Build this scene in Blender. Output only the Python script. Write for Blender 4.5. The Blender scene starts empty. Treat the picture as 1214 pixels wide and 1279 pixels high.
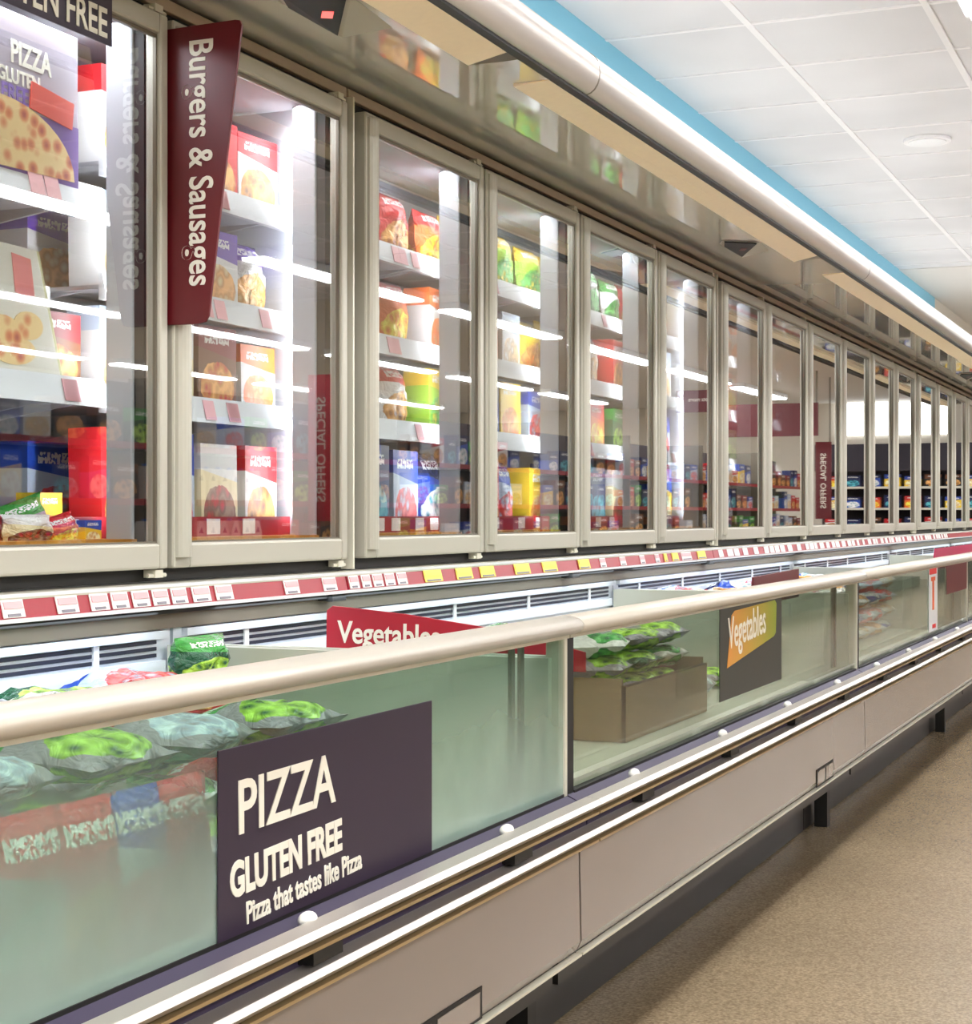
import bpy, bmesh, math, random
from mathutils import Vector, Matrix, noise
random.seed(11)
C = bpy.context.scene
COL = C.collection
H = 0.96            # camera height above the floor; geometry below is written relative to the lens height

# ------------------------------------------------------------------ camera
cam = bpy.data.objects.new('camera', bpy.data.cameras.new('camera'))
COL.objects.link(cam)
cam.location = (0, 0, H)
cam.rotation_euler = (math.radians(90), 0, math.radians(23.07))
cam.data.sensor_fit = 'VERTICAL'; cam.data.sensor_height = 24
cam.data.lens = 24*2132/1279
cam.data.shift_y = 3.5/1279
cam.data.clip_start = 0.02
C.camera = cam
C.view_settings.view_transform = 'Standard'
C.view_settings.look = 'None'
C.view_settings.gamma = 1
C.view_settings.use_curve_mapping = False
C.view_settings.exposure = 0.22
C.cycles.use_denoising = True
C.cycles.max_bounces = 8
C.cycles.diffuse_bounces = 4
C.cycles.glossy_bounces = 4
C.cycles.transparent_max_bounces = 24
C.cycles.sample_clamp_indirect = 6
C.cycles.caustics_reflective = False
C.cycles.caustics_refractive = False

# ------------------------------------------------------------------ world + lamps strength
w = bpy.data.worlds.new('world'); C.world = w; w.use_nodes = True
w.node_tree.nodes['Background'].inputs[0].default_value = (0.9, 0.95, 1, 1)
w.node_tree.nodes['Background'].inputs[1].default_value = 0.3
LUMINAIRE = 17.0
LUMINAIRE_AISLE = 36.0        # ceiling luminaires
LED_STRIP = 50.0         # strips on the freezer door mullions
CASE_LAMP = .8         # added area light under the freezer top, standing in for the LED row, W per metre
CHEST_LAMP = .45
COVE_FILL = 9.5  # strength of the glow added on the canopy top

# ------------------------------------------------------------------ materials
def newmat(name):
    m = bpy.data.materials.new(name); m.use_nodes = True
    return m, m.node_tree.nodes, m.node_tree.links
def rgb(r, g, b):
    f = lambda v: ((v/255+.055)/1.055)**2.4 if v > 10 else v/255/12.92
    return (f(r), f(g), f(b), 1)
def pm(name, col, rough=.5, metal=0, spec=.5, nscale=0, namt=0, bump=0, coat=0):
    m, N, L = newmat(name); b = N['Principled BSDF']
    b.inputs['Base Color'].default_value = col
    b.inputs['Roughness'].default_value = rough
    b.inputs['Metallic'].default_value = metal
    b.inputs['Specular IOR Level'].default_value = spec
    b.inputs['Coat Weight'].default_value = coat
    if nscale:
        t = N.new('ShaderNodeTexCoord'); n = N.new('ShaderNodeTexNoise')
        n.inputs['Scale'].default_value = nscale; n.inputs['Detail'].default_value = 5
        L.new(t.outputs['Object'], n.inputs['Vector'])
        mx = N.new('ShaderNodeMix'); mx.data_type = 'RGBA'
        mx.inputs['A'].default_value = tuple(c*(1-namt) for c in col[:3])+(1,)
        mx.inputs['B'].default_value = tuple(min(1, c*(1+namt)) for c in col[:3])+(1,)
        L.new(n.outputs['Fac'], mx.inputs['Factor']); L.new(mx.outputs['Result'], b.inputs['Base Color'])
        if bump:
            bp = N.new('ShaderNodeBump'); bp.inputs['Strength'].default_value = bump; bp.inputs['Distance'].default_value = .01
            L.new(n.outputs['Fac'], bp.inputs['Height']); L.new(bp.outputs['Normal'], b.inputs['Normal'])
    return m
def emi(name, col, s):
    m, N, L = newmat(name); b = N['Principled BSDF']
    b.inputs['Base Color'].default_value = (.8, .8, .8, 1)
    b.inputs['Emission Color'].default_value = col; b.inputs['Emission Strength'].default_value = s
    return m
def glass(name, tint, boost=1.6, base=.0, frost=None):
    m, N, L = newmat(name); N.remove(N['Principled BSDF']); out = N['Material Output']
    tr = N.new('ShaderNodeBsdfTransparent'); tr.inputs[0].default_value = tint
    gl = N.new('ShaderNodeBsdfGlossy'); gl.inputs['Roughness'].default_value = .015
    fr = N.new('ShaderNodeFresnel'); fr.inputs[0].default_value = 1.5
    ge = N.new('ShaderNodeNewGeometry')
    inv = N.new('ShaderNodeMath'); inv.operation = 'SUBTRACT'; inv.inputs[0].default_value = 1; L.new(ge.outputs['Backfacing'], inv.inputs[1])
    mu = N.new('ShaderNodeMath'); mu.operation = 'MULTIPLY_ADD'; mu.inputs[1].default_value = boost; mu.inputs[2].default_value = base; mu.use_clamp = True
    L.new(fr.outputs[0], mu.inputs[0])
    m2 = N.new('ShaderNodeMath'); m2.operation = 'MULTIPLY'; L.new(mu.outputs[0], m2.inputs[0]); L.new(inv.outputs[0], m2.inputs[1])
    mx = N.new('ShaderNodeMixShader'); L.new(m2.outputs[0], mx.inputs[0])
    body = tr.outputs[0]
    if frost:
        df = N.new('ShaderNodeBsdfDiffuse'); df.inputs[0].default_value = frost[0]
        tl = N.new('ShaderNodeBsdfTranslucent'); tl.inputs[0].default_value = frost[0]
        ad = N.new('ShaderNodeMixShader'); ad.inputs[0].default_value = .5
        L.new(df.outputs[0], ad.inputs[1]); L.new(tl.outputs[0], ad.inputs[2])
        tc = N.new('ShaderNodeTexCoord'); no = N.new('ShaderNodeTexNoise'); no.inputs['Scale'].default_value = 3.2; no.inputs['Detail'].default_value = 6
        L.new(tc.outputs['Object'], no.inputs['Vector'])
        sx = N.new('ShaderNodeSeparateXYZ'); L.new(tc.outputs['Generated'], sx.inputs[0])
        # the frost is thickest low down and towards the near end of the pane
        a1 = N.new('ShaderNodeMath'); a1.operation = 'MULTIPLY_ADD'; a1.inputs[1].default_value = -frost[2]; a1.inputs[2].default_value = frost[1]
        L.new(sx.outputs['Z'], a1.inputs[0])
        a2 = N.new('ShaderNodeMath'); a2.operation = 'MULTIPLY_ADD'; a2.inputs[1].default_value = -frost[3]; L.new(sx.outputs['Y'], a2.inputs[0]); L.new(a1.outputs[0], a2.inputs[2])
        a3 = N.new('ShaderNodeMath'); a3.operation = 'MULTIPLY_ADD'; a3.inputs[1].default_value = .6; L.new(no.outputs['Fac'], a3.inputs[0]); L.new(a2.outputs[0], a3.inputs[2])
        a4 = N.new('ShaderNodeMath'); a4.operation = 'MINIMUM'; a4.inputs[1].default_value = frost[4]; a4.use_clamp = True; L.new(a3.outputs[0], a4.inputs[0])
        # only the outer face carries it
        a5 = N.new('ShaderNodeMath'); a5.operation = 'MULTIPLY'; L.new(a4.outputs[0], a5.inputs[0]); L.new(inv.outputs[0], a5.inputs[1])
        fm = N.new('ShaderNodeMixShader'); L.new(a5.outputs[0], fm.inputs[0]); L.new(tr.outputs[0], fm.inputs[1]); L.new(ad.outputs[0], fm.inputs[2])
        body = fm.outputs[0]
    L.new(body, mx.inputs[1]); L.new(gl.outputs[0], mx.inputs[2]); L.new(mx.outputs[0], out.inputs[0])
    return m

FRAME = pm('door_frame_paint', rgb(186, 182, 168), .38, .1, .5)
FRAME_D = pm('frame_dark_edge', rgb(120, 112, 98), .45, .2)
HEAD = pm('header_bronze', rgb(176, 160, 140), .4, .1)
GAP = pm('rubber_gasket', rgb(22, 20, 18), .6)
CREAM = pm('cream_enamel', rgb(212, 208, 192), .35)
WHITE = pm('white_enamel', rgb(232, 234, 236), .35)
INNER = pm('freezer_liner', rgb(205, 208, 214), .45)
LINER_C = pm('chest_liner', rgb(188, 190, 176), .4, 0, .5, 6, .08)
LINER_B = pm('chest_back_panel', rgb(222, 230, 240), .35)
SLOT = pm('grille_slot', rgb(30, 34, 55), .5)
STEEL = pm('shelf_steel', rgb(200, 202, 208), .3, .4)
CHROME = pm('polished_rail', rgb(196, 188, 180), .28, .6)
GOLD = pm('rail_gold_lip', rgb(176, 150, 108), .35, .4)
BUMP = pm('bumper_channel', rgb(58, 50, 72), .6, 0, .25)
CAP = pm('bumper_cap_white', rgb(238, 236, 228), .35)
BLACK = pm('black_plastic', rgb(16, 15, 14), .5)
PANEL = pm('chest_front_panel', rgb(152, 142, 134), .16, .3, .6, 3, .04)
KICK = pm('kick_plate', rgb(22, 19, 17), .45)
LIP = pm('canopy_lip_metal', rgb(200, 194, 190), .3, .35)
SOFF = pm('canopy_soffit_gloss', rgb(232, 231, 224), .02, .42, 1.0)
SOFF.node_tree.nodes['Principled BSDF'].inputs['IOR'].default_value = 1.75
COVER = pm('lamp_cover_cream', rgb(232, 212, 176), .55, 0, .4, 60, .05, .1)
COVER.node_tree.nodes['Principled BSDF'].inputs['Emission Color'].default_value = (1, .80, .55, 1)
COVER.node_tree.nodes['Principled BSDF'].inputs['Emission Strength'].default_value = .16  # faint glow added to brighten the cover
RAILW = pm('chest_rail_white', rgb(196, 188, 174), .32)
BLUE = pm('blue_fascia', rgb(128, 196, 222), .6)
WALLM = pm('wall_paint', rgb(226, 220, 208), .8)
PLAST = pm('plaster_ceiling', rgb(228, 226, 222), .8)
MAROON = pm('maroon_sign', rgb(98, 20, 28), .38)
RED = pm('red_sign', rgb(172, 26, 46), .35)
STRIPR = pm('price_rail_red', rgb(160, 28, 44), .35)
TEXTW = pm('sign_text_white', rgb(240, 236, 222), .5)
PURP = pm('dark_purple_sign', rgb(48, 36, 54), .45)
TICK = pm('price_ticket', rgb(238, 232, 230), .5)
TICKP = pm('price_ticket_pink', rgb(236, 176, 180), .5)
TICKY = pm('price_ticket_yellow', rgb(240, 222, 100), .5)
TICKT = pm('ticket_print', rgb(130, 125, 135), .5)
ORANGE = pm('amber_sill', rgb(196, 130, 40), .4)
LAMP = emi('luminaire_diffuser', (.965, .98, 1, 1), LUMINAIRE)
LAMP_A = emi('aisle_luminaire_diffuser', (.965, .98, 1, 1), LUMINAIRE_AISLE)
LED = emi('led_strip', (.93, .95, 1, 1), LED_STRIP)
REDLED = emi('red_led_digits', (1, .01, .05, 1), .85)
COVE_FILL_M = emi('cornice_fill_glow', (.97, .985, 1, 1), COVE_FILL)
WINDOW = emi('bright_far_window', (1, .99, .96, 1), 3.2)
PANE = glass('door_glass', (.94, .96, .96, 1), 3.3, 0)
CHG = glass('chest_glass', (.91, .94, .90, 1), 1.1, 0)
CHF = glass('chest_glass_frosted', (.80, .90, .86, 1), 1.0, 0, ((.66, .84, .76, 1), .74, .8, .35, .9))

def floor_mat():
    m, N, L = newmat('speckled_vinyl'); b = N['Principled BSDF']
    tc = N.new('ShaderNodeTexCoord')
    n1 = N.new('ShaderNodeTexNoise'); n1.inputs['Scale'].default_value = 170; n1.inputs['Detail'].default_value = 2
    n2 = N.new('ShaderNodeTexNoise'); n2.inputs['Scale'].default_value = 2.2; n2.inputs['Detail'].default_value = 4
    L.new(tc.outputs['Object'], n1.inputs[0]); L.new(tc.outputs['Object'], n2.inputs[0])
    r = N.new('ShaderNodeValToRGB'); e = r.color_ramp.elements
    e[0].position = .3; e[0].color = rgb(136, 116, 90); e[1].position = .72; e[1].color = rgb(186, 165, 134)
    L.new(n1.outputs['Fac'], r.inputs[0])
    mx = N.new('ShaderNodeMix'); mx.data_type = 'RGBA'; mx.blend_type = 'MULTIPLY'; mx.inputs['Factor'].default_value = .35
    L.new(r.outputs[0], mx.inputs['A']); L.new(n2.outputs['Fac'], mx.inputs['B'])
    L.new(mx.outputs['Result'], b.inputs['Base Color'])
    b.inputs['Roughness'].default_value = .24; b.inputs['Specular IOR Level'].default_value = .6
    bp = N.new('ShaderNodeBump'); bp.inputs['Strength'].default_value = .12; bp.inputs['Distance'].default_value = .004
    L.new(n1.outputs['Fac'], bp.inputs['Height']); L.new(bp.outputs['Normal'], b.inputs['Normal'])
    return m
FLOOR = floor_mat()
def tile_mat():
    m, N, L = newmat('ceiling_tiles'); b = N['Principled BSDF']
    tc = N.new('ShaderNodeTexCoord'); n = N.new('ShaderNodeTexNoise'); n.inputs['Scale'].default_value = 1.2
    L.new(tc.outputs['Object'], n.inputs[0])
    r = N.new('ShaderNodeValToRGB'); e = r.color_ramp.elements
    e[0].position = .35; e[0].color = rgb(222, 223, 226); e[1].position = .65; e[1].color = rgb(234, 235, 238)
    L.new(n.outputs['Fac'], r.inputs[0]); L.new(r.outputs[0], b.inputs['Base Color'])
    b.inputs['Roughness'].default_value = .75
    return m
TILE = tile_mat()
GRID = pm('ceiling_grid_white', rgb(244, 244, 246), .5)

def print_mat(name, base, band, food, food2, gloss=.35, crinkle=0):
    """printed packaging: body colour, header band with pale title blocks, a picture of food lower down"""
    m, N, L = newmat(name); b = N['Principled BSDF']
    tc = N.new('ShaderNodeTexCoord'); s = N.new('ShaderNodeSeparateXYZ'); L.new(tc.outputs['Generated'], s.inputs[0])
    def mth(op, a, bb=None, cc=None):
        n = N.new('ShaderNodeMath'); n.operation = op
        for i, v in enumerate((a, bb, cc)):
            if v is None: continue
            if isinstance(v, (int, float)): n.inputs[i].default_value = v
            else: L.new(v, n.inputs[i])
        return n.outputs[0]
    y, z = s.outputs['Y'], s.outputs['Z']
    def mix(f, a, c):
        n = N.new('ShaderNodeMix'); n.data_type = 'RGBA'; L.new(f, n.inputs['Factor'])
        for k, v in (('A', a), ('B', c)):
            if isinstance(v, tuple): n.inputs[k].default_value = v
            else: L.new(v, n.inputs[k])
        return n.outputs['Result']
    wn = N.new('ShaderNodeTexNoise'); wn.inputs['Scale'].default_value = 6; wn.inputs['Detail'].default_value = 3; L.new(tc.outputs['Generated'], wn.inputs[0])
    vo = N.new('ShaderNodeTexVoronoi'); vo.inputs['Scale'].default_value = 7; L.new(tc.outputs['Generated'], vo.inputs[0])
    fr = N.new('ShaderNodeValToRGB'); e = fr.color_ramp.elements
    e[0].position = .1; e[0].color = food2; e[1].position = .5; e[1].color = food
    x = e.new(.75); x.color = (min(1, food[0]*1.4+.1), min(1, food[1]*1.4+.1), min(1, food[2]*1.3+.08), 1)
    L.new(vo.outputs['Distance'], fr.inputs[0])
    band_f = mth('GREATER_THAN', mth('ADD', z, mth('MULTIPLY', y, .12)), .74)
    c = mix(band_f, base, band)
    dy = mth('DIVIDE', mth('SUBTRACT', y, .5), .46); dz = mth('DIVIDE', mth('SUBTRACT', z, .3), .3)
    rr = mth('ADD', mth('MULTIPLY', dy, dy), mth('MULTIPLY', dz, dz))
    ff = mth('LESS_THAN', mth('ADD', rr, mth('MULTIPLY', wn.outputs['Fac'], .5)), 1.15)
    c = mix(ff, c, fr.outputs[0])
    # title blocks
    wv = N.new('ShaderNodeTexNoise'); wv.inputs['Scale'].default_value = 26; wv.inputs['Detail'].default_value = 0; L.new(tc.outputs['Generated'], wv.inputs[0])
    t1 = mth('MULTIPLY', mth('GREATER_THAN', z, .79), mth('LESS_THAN', z, .90))
    t2 = mth('MULTIPLY', mth('GREATER_THAN', y, .16), mth('LESS_THAN', y, .80))
    t = mth('MULTIPLY', mth('MULTIPLY', t1, t2), mth('GREATER_THAN', wv.outputs['Fac'], .45))
    c = mix(t, c, (.85, .85, .82, 1))
    L.new(c, b.inputs['Base Color']); b.inputs['Roughness'].default_value = gloss
    if crinkle:
        n = N.new('ShaderNodeTexNoise'); n.inputs['Scale'].default_value = 22; n.inputs['Detail'].default_value = 3; n.inputs['Distortion'].default_value = 1.5
        L.new(tc.outputs['Object'], n.inputs[0])
        bp = N.new('ShaderNodeBump'); bp.inputs['Strength'].default_value = .7; bp.inputs['Distance'].default_value = crinkle
        L.new(n.outputs['Fac'], bp.inputs['Height']); L.new(bp.outputs['Normal'], b.inputs['Normal'])
    return m
K = dict(red=rgb(205, 34, 40), dred=rgb(130, 22, 34), white=rgb(236, 234, 232), cream=rgb(238, 222, 176), orange=rgb(238, 112, 36),
         yellow=rgb(246, 206, 50), green=rgb(60, 158, 62), dgreen=rgb(16, 84, 52), blue=rgb(36, 74, 176), navy=rgb(26, 36, 84),
         teal=rgb(40, 150, 170), purple=rgb(96, 50, 170), pink=rgb(230, 60, 120), brown=rgb(120, 72, 40), gold=rgb(214, 150, 70),
         grey=rgb(168, 160, 168), lime=rgb(160, 206, 60), black=rgb(28, 26, 28), tan=rgb(205, 170, 120), ice=rgb(190, 205, 225))
# key: (words in the label, base, band, food, food2)
KINDS = {
 'rw': ('red and white', 'white', 'red', 'gold', 'brown'), 'rr': ('bright red', 'red', 'red', 'gold', 'dred'),
 'cr': ('cream coloured', 'cream', 'white', 'brown', 'red'), 'wo': ('white and orange', 'white', 'orange', 'orange', 'tan'),
 'ye': ('yellow', 'yellow', 'yellow', 'gold', 'orange'), 'yb': ('yellow and blue', 'yellow', 'blue', 'cream', 'gold'),
 'gr': ('green and white', 'white', 'green', 'green', 'dgreen'), 'gg': ('deep green', 'dgreen', 'green', 'lime', 'dgreen'),
 'bl': ('blue', 'blue', 'navy', 'white', 'teal'), 'nv': ('dark navy', 'navy', 'navy', 'teal', 'black'),
 'pu': ('purple and white', 'white', 'purple', 'gold', 'cream'), 'pk': ('pink', 'pink', 'pink', 'red', 'gold'),
 'br': ('brown and red', 'brown', 'dred', 'gold', 'red'), 'bw': ('blue and white', 'ice', 'blue', 'red', 'ice'),
 'gy': ('green and yellow', 'lime', 'yellow', 'green', 'yellow'), 'or': ('orange', 'orange', 'red', 'yellow', 'orange'),
 'dk': ('dark brown', 'black', 'brown', 'gold', 'black'), 'wh': ('plain white', 'white', 'ice', 'tan', 'white'),
 'gs': ('green and silver', 'grey', 'green', 'lime', 'dgreen'), 'rs': ('red and silver', 'grey', 'red', 'ice', 'grey'),
}
BOXM, BAGM = {}, {}
for k, v in KINDS.items():
    BOXM[k] = print_mat('carton_print_'+v[0].replace(' ', '_'), *[K[c] for c in v[1:]], gloss=.4)
    BAGM[k] = print_mat('bag_print_'+v[0].replace(' ', '_'), *[K[c] for c in v[1:]], gloss=.25, crinkle=.02)

# ------------------------------------------------------------------ mesh helpers
ORD = ['first', 'second', 'third', 'fourth', 'fifth', 'sixth', 'seventh', 'eighth', 'ninth', 'tenth', 'eleventh', 'twelfth', 'thirteenth', 'fourteenth', 'fifteenth', 'sixteenth']
ORG = {}
class MB:
    def __init__(s): s.bm = bmesh.new()
    def box(s, x0, x1, y0, y1, z0, z1, rot=None):
        r = bmesh.ops.create_cube(s.bm, size=1)['verts']
        for v in r:
            v.co = Vector(((x0+x1)/2+v.co.x*(x1-x0), (y0+y1)/2+v.co.y*(y1-y0), (z0+z1)/2+v.co.z*(z1-z0)))
        if rot:
            c = Vector(rot[0]); M = Matrix.Rotation(rot[1], 3, rot[2])
            for v in r: v.co = c+M@(v.co-c)
        return s
    def prism(s, prof, y0, y1, axis='y'):
        """prof: list of (x,z), extruded along y (or (y,z) along x)"""
        mk = (lambda p, t: (p[0], t, p[1])) if axis == 'y' else (lambda p, t: (t, p[0], p[1]))
        a = [s.bm.verts.new(mk(p, y0)) for p in prof]; b = [s.bm.verts.new(mk(p, y1)) for p in prof]
        n = len(prof)
        for i in range(n): s.bm.faces.new((a[i], a[(i+1) % n], b[(i+1) % n], b[i]))
        s.bm.faces.new(a[::-1]); s.bm.faces.new(b)
        bmesh.ops.recalc_face_normals(s.bm, faces=s.bm.faces[:])
        return s
    def cyl(s, p0, p1, r, seg=20, r2=None):
        p0, p1 = Vector(p0), Vector(p1); d = p1-p0
        M = Matrix.Translation((p0+p1)/2)@d.to_track_quat('Z', 'Y').to_matrix().to_4x4()
        bmesh.ops.create_cone(s.bm, cap_ends=True, segments=seg, radius1=r, radius2=r if r2 is None else r2, depth=d.length, matrix=M)
        return s
    def ball(s, c, r, sc=(1, 1, 1)):
        M = Matrix.Translation(c)@Matrix.Diagonal((*sc, 1))
        bmesh.ops.create_uvsphere(s.bm, u_segments=16, v_segments=10, radius=r, matrix=M); return s
    def frame(s, x0, x1, y0, y1, z0, z1, l, r, b, t):
        """rectangular ring in the YZ plane with stile/rail widths"""
        s.box(x0, x1, y0, y0+l, z0, z1); s.box(x0, x1, y1-r, y1, z0, z1)
        s.box(x0, x1, y0+l, y1-r, z0, z0+b); s.box(x0, x1, y0+l, y1-r, z1-t, z1); return s
def obj(name, mb, mat, parent=None, bevel=0, smooth=False, label=None, base=None):
    me = bpy.data.meshes.new(name); mb.bm.normal_update()
    o = bpy.data.objects.new(name, me); COL.objects.link(o)
    if parent is not None:
        org = ORG[parent.name]; o.parent = parent
        # grandchildren: parent chain sits at the thing's origin
        ORG[o.name] = org
        for v in mb.bm.verts: v.co = Vector((v.co.x, v.co.y, v.co.z+H))-org
    else:
        if base is None:
            xs = [v.co for v in mb.bm.verts]
            base = ((min(v.x for v in xs)+max(v.x for v in xs))/2, (min(v.y for v in xs)+max(v.y for v in xs))/2, min(v.z for v in xs))
        org = Vector((base[0], base[1], base[2]+H)); ORG[o.name] = org
        for v in mb.bm.verts: v.co = Vector((v.co.x, v.co.y, v.co.z+H))-org
        o.location = org
    mb.bm.to_mesh(me); mb.bm.free()
    for mm in (mat if isinstance(mat, (list, tuple)) else [mat]): me.materials.append(mm)
    if smooth:
        for p in me.polygons: p.use_smooth = True
    if bevel:
        md = o.modifiers.new('bevel', 'BEVEL'); md.width = bevel; md.segments = 2; md.limit_method = 'ANGLE'; md.angle_limit = math.radians(40)
    if label: o['label'] = label
    return o
def sub(parentobj, name, mb, mat, **k):      # sub-part: parent object sits at identity under the thing
    return obj(name, mb, mat, parentobj, **k)
def tag(o, label, cat, group=None):
    o['label'] = label; o['category'] = cat
    if group: o['group'] = group
    return o
def thing(name, label, cat, loc, group=None):
    o = bpy.data.objects.new(name, None); COL.objects.link(o); o.empty_display_size = .1
    o.location = (loc[0], loc[1], loc[2]+H); ORG[o.name] = Vector(o.location)
    return tag(o, label, cat, group)
def struct(name, mb, mat):
    o = obj(name, mb, mat); o['kind'] = 'structure'; return o
def dup(root, loc=None, rot=None, label=None, group=None):
    r = root.copy(); COL.objects.link(r)
    if loc is not None: r.location = (loc[0], loc[1], loc[2]+H)
    if rot is not None: r.rotation_euler = rot
    if label: r['label'] = label
    if group: r['group'] = group
    for ch in root.children:
        c = ch.copy(); COL.objects.link(c); c.parent = r
        for g in ch.children:
            d = g.copy(); COL.objects.link(d); d.parent = c
    return r
def text(name, s, size, mat, parent, M, sx=1, offset=.0, align='LEFT', depth=.0006, spacing=1, label=None):
    cu = bpy.data.curves.new('t', 'FONT'); cu.body = s; cu.size = size; cu.offset = offset; cu.extrude = depth
    cu.align_x = align; cu.space_character = spacing; cu.resolution_u = 4
    t = bpy.data.objects.new('t', cu); COL.objects.link(t)
    dg = bpy.context.evaluated_depsgraph_get(); dg.update()
    me = bpy.data.meshes.new_from_object(t.evaluated_get(dg)); bpy.data.objects.remove(t)
    me.transform(Matrix.Diagonal((sx, 1, 1, 1)))
    me.transform(M)
    org = ORG[parent.name]
    me.transform(Matrix.Translation(Vector((0, 0, H))-org))
    me.materials.clear(); me.materials.append(mat)
    o = bpy.data.objects.new(name, me); COL.objects.link(o); o.parent = parent; ORG[o.name] = org
    if label: o['label'] = label
    return o
def M_wall(x, y, z, tilt=0):
    """text on a plane facing +X, reading towards +Y, baseline optionally tilted"""
    R = Matrix(((0, 0, 1), (1, 0, 0), (0, 1, 0))).to_4x4()
    return Matrix.Translation((x, y, z))@R@Matrix.Rotation(tilt, 4, 'Z')
def M_cross(x, y, z, down=False, tilt=0):
    """text on a plane facing -Y, reading towards +X (or downwards)"""
    R = Matrix(((1, 0, 0), (0, 0, -1), (0, 1, 0))).to_4x4()
    return Matrix.Translation((x, y, z))@R@Matrix.Rotation((-math.pi/2 if down else 0)+tilt, 4, 'Z')

# ------------------------------------------------------------------ setting
YF, YB = 26.0, -6.0
struct('floor', MB().box(-4, 9, YB, YF, -H-.05, -H), FLOOR)
struct('ceiling', MB().box(-2.0, 9, YB, 12.0, 1.70, 1.75), TILE)
struct('ceiling_far', MB().box(-2.0, 9, 12.0, YF, 1.695, 1.75), PLAST)
g = MB(); x = -2.68+.6*2
xs = [-1.48+.6*i for i in range(-0, 16)]
for X in xs:
    if X < 9: g.box(X-.012, X+.012, YB, 12, 1.694, 1.70)
y = .3
Y0 = 7.891-.3
k = -24
while Y0+.6*k < 12:
    Y = Y0+.6*k
    if Y > YB: g.box(-2.0, 9, Y-.009, Y+.009, 1.6955, 1.70)
    k += 1
struct('trim_1', g, GRID)
struct('wall_left', MB().box(-4, -2.62, YB, YF, -H, 1.75), WALLM)
struct('trim_2', MB().box(-2.62, -2.0, YB, 13.65, 1.56, 1.75), BLUE)
struct('trim_4', MB().box(-2.62, -2.0, YB, 13.65, 1.02, 1.56), WALLM)
struct('trim_3', MB().box(-2.62, -2.0, 13.65, YF, 1.02, 1.75), WALLM)
struct('wall_right', MB().box(9, 9.1, YB, YF, -H, 1.75), WALLM)
struct('wall_back', MB().box(-4, 9.1, YF, YF+.1, -H, 1.75), WALLM)
struct('wall_front', MB().box(-4, 9.1, YB-.1, YB, -H, 1.75), WALLM)
wn = struct('window_1', MB().box(.1, 1.75, YF-.04, YF, 1.2, 1.68), WINDOW)

# ceiling speaker
sp = thing('ceiling_speaker', 'small round white flush fitting in a tile of the ceiling', 'ceiling speaker', (-1.19, 7.89, 1.685))
obj('bezel', MB().cyl((-1.19, 7.89, 1.686), (-1.19, 7.89, 1.70), .105, 36), GRID, sp, bevel=.003)
obj('grille', MB().cyl((-1.19, 7.89, 1.683), (-1.19, 7.89, 1.687), .085, 36), WHITE, sp)

# ceiling luminaires (the row over the aisle is above the picture, the others show in the glass)
def luminaire(x, y, label, wid=.16):
    t = thing('ceiling_luminaire', label, 'ceiling light', (x, y, 1.63), 'long ceiling luminaires mirrored in the freezer doors')
    obj('housing', MB().box(x-wid/2-.02, x+wid/2+.02, y-1.2, y+1.2, 1.64, 1.694), WHITE, t)
    obj('diffuser', MB().box(x-wid/2, x+wid/2, y-1.18, y+1.18, 1.625, 1.642), LAMP if x < 0 else LAMP_A, t)
    return t
lum = None
for rx, wid, rn in ((-.58, .30, 'over the chest freezers'), (2.1, .16, 'over the next aisle'), (4.75, .16, 'two aisles away'), (7.4, .16, 'in the farthest row')):
    first = None; j = 0
    y = -4.4
    while y < YF-1.3:
        j += 1
        lab = 'long ceiling luminaire %s, %s from the near end' % (rn, ORD[j-1])
        if first is None: first = luminaire(rx, y, lab, wid)
        else: dup(first, (rx, y, 1.63), label=lab)
        y += 3.0

# ------------------------------------------------------------------ upright glass door freezers
DY = [1.90, 2.636, 3.363, 4.097, 4.826, 5.606, 6.379, 7.137, 7.953, 8.752, 9.55, 10.33, 11.134, 12.002, 12.797, 13.55, 14.31]
XF = -1.77
MODS = [(0, 2), (2, 6), (6, 12), (12, 16)]
MODL = ['nearest white glass door freezer case, with two doors and the maroon burgers sign',
        'four door glass freezer case between the burgers sign case and a six door case',
        'six door glass freezer case farther along the wall, its doors mostly mirroring the shop',
        'farthest glass door freezer case at the right edge of the photo']
SH_STD = [.68, .45, .24, -.035]
def shelf_levels(bay):
    return [.606, .43, .25, -.035] if bay == 0 else SH_STD
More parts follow.
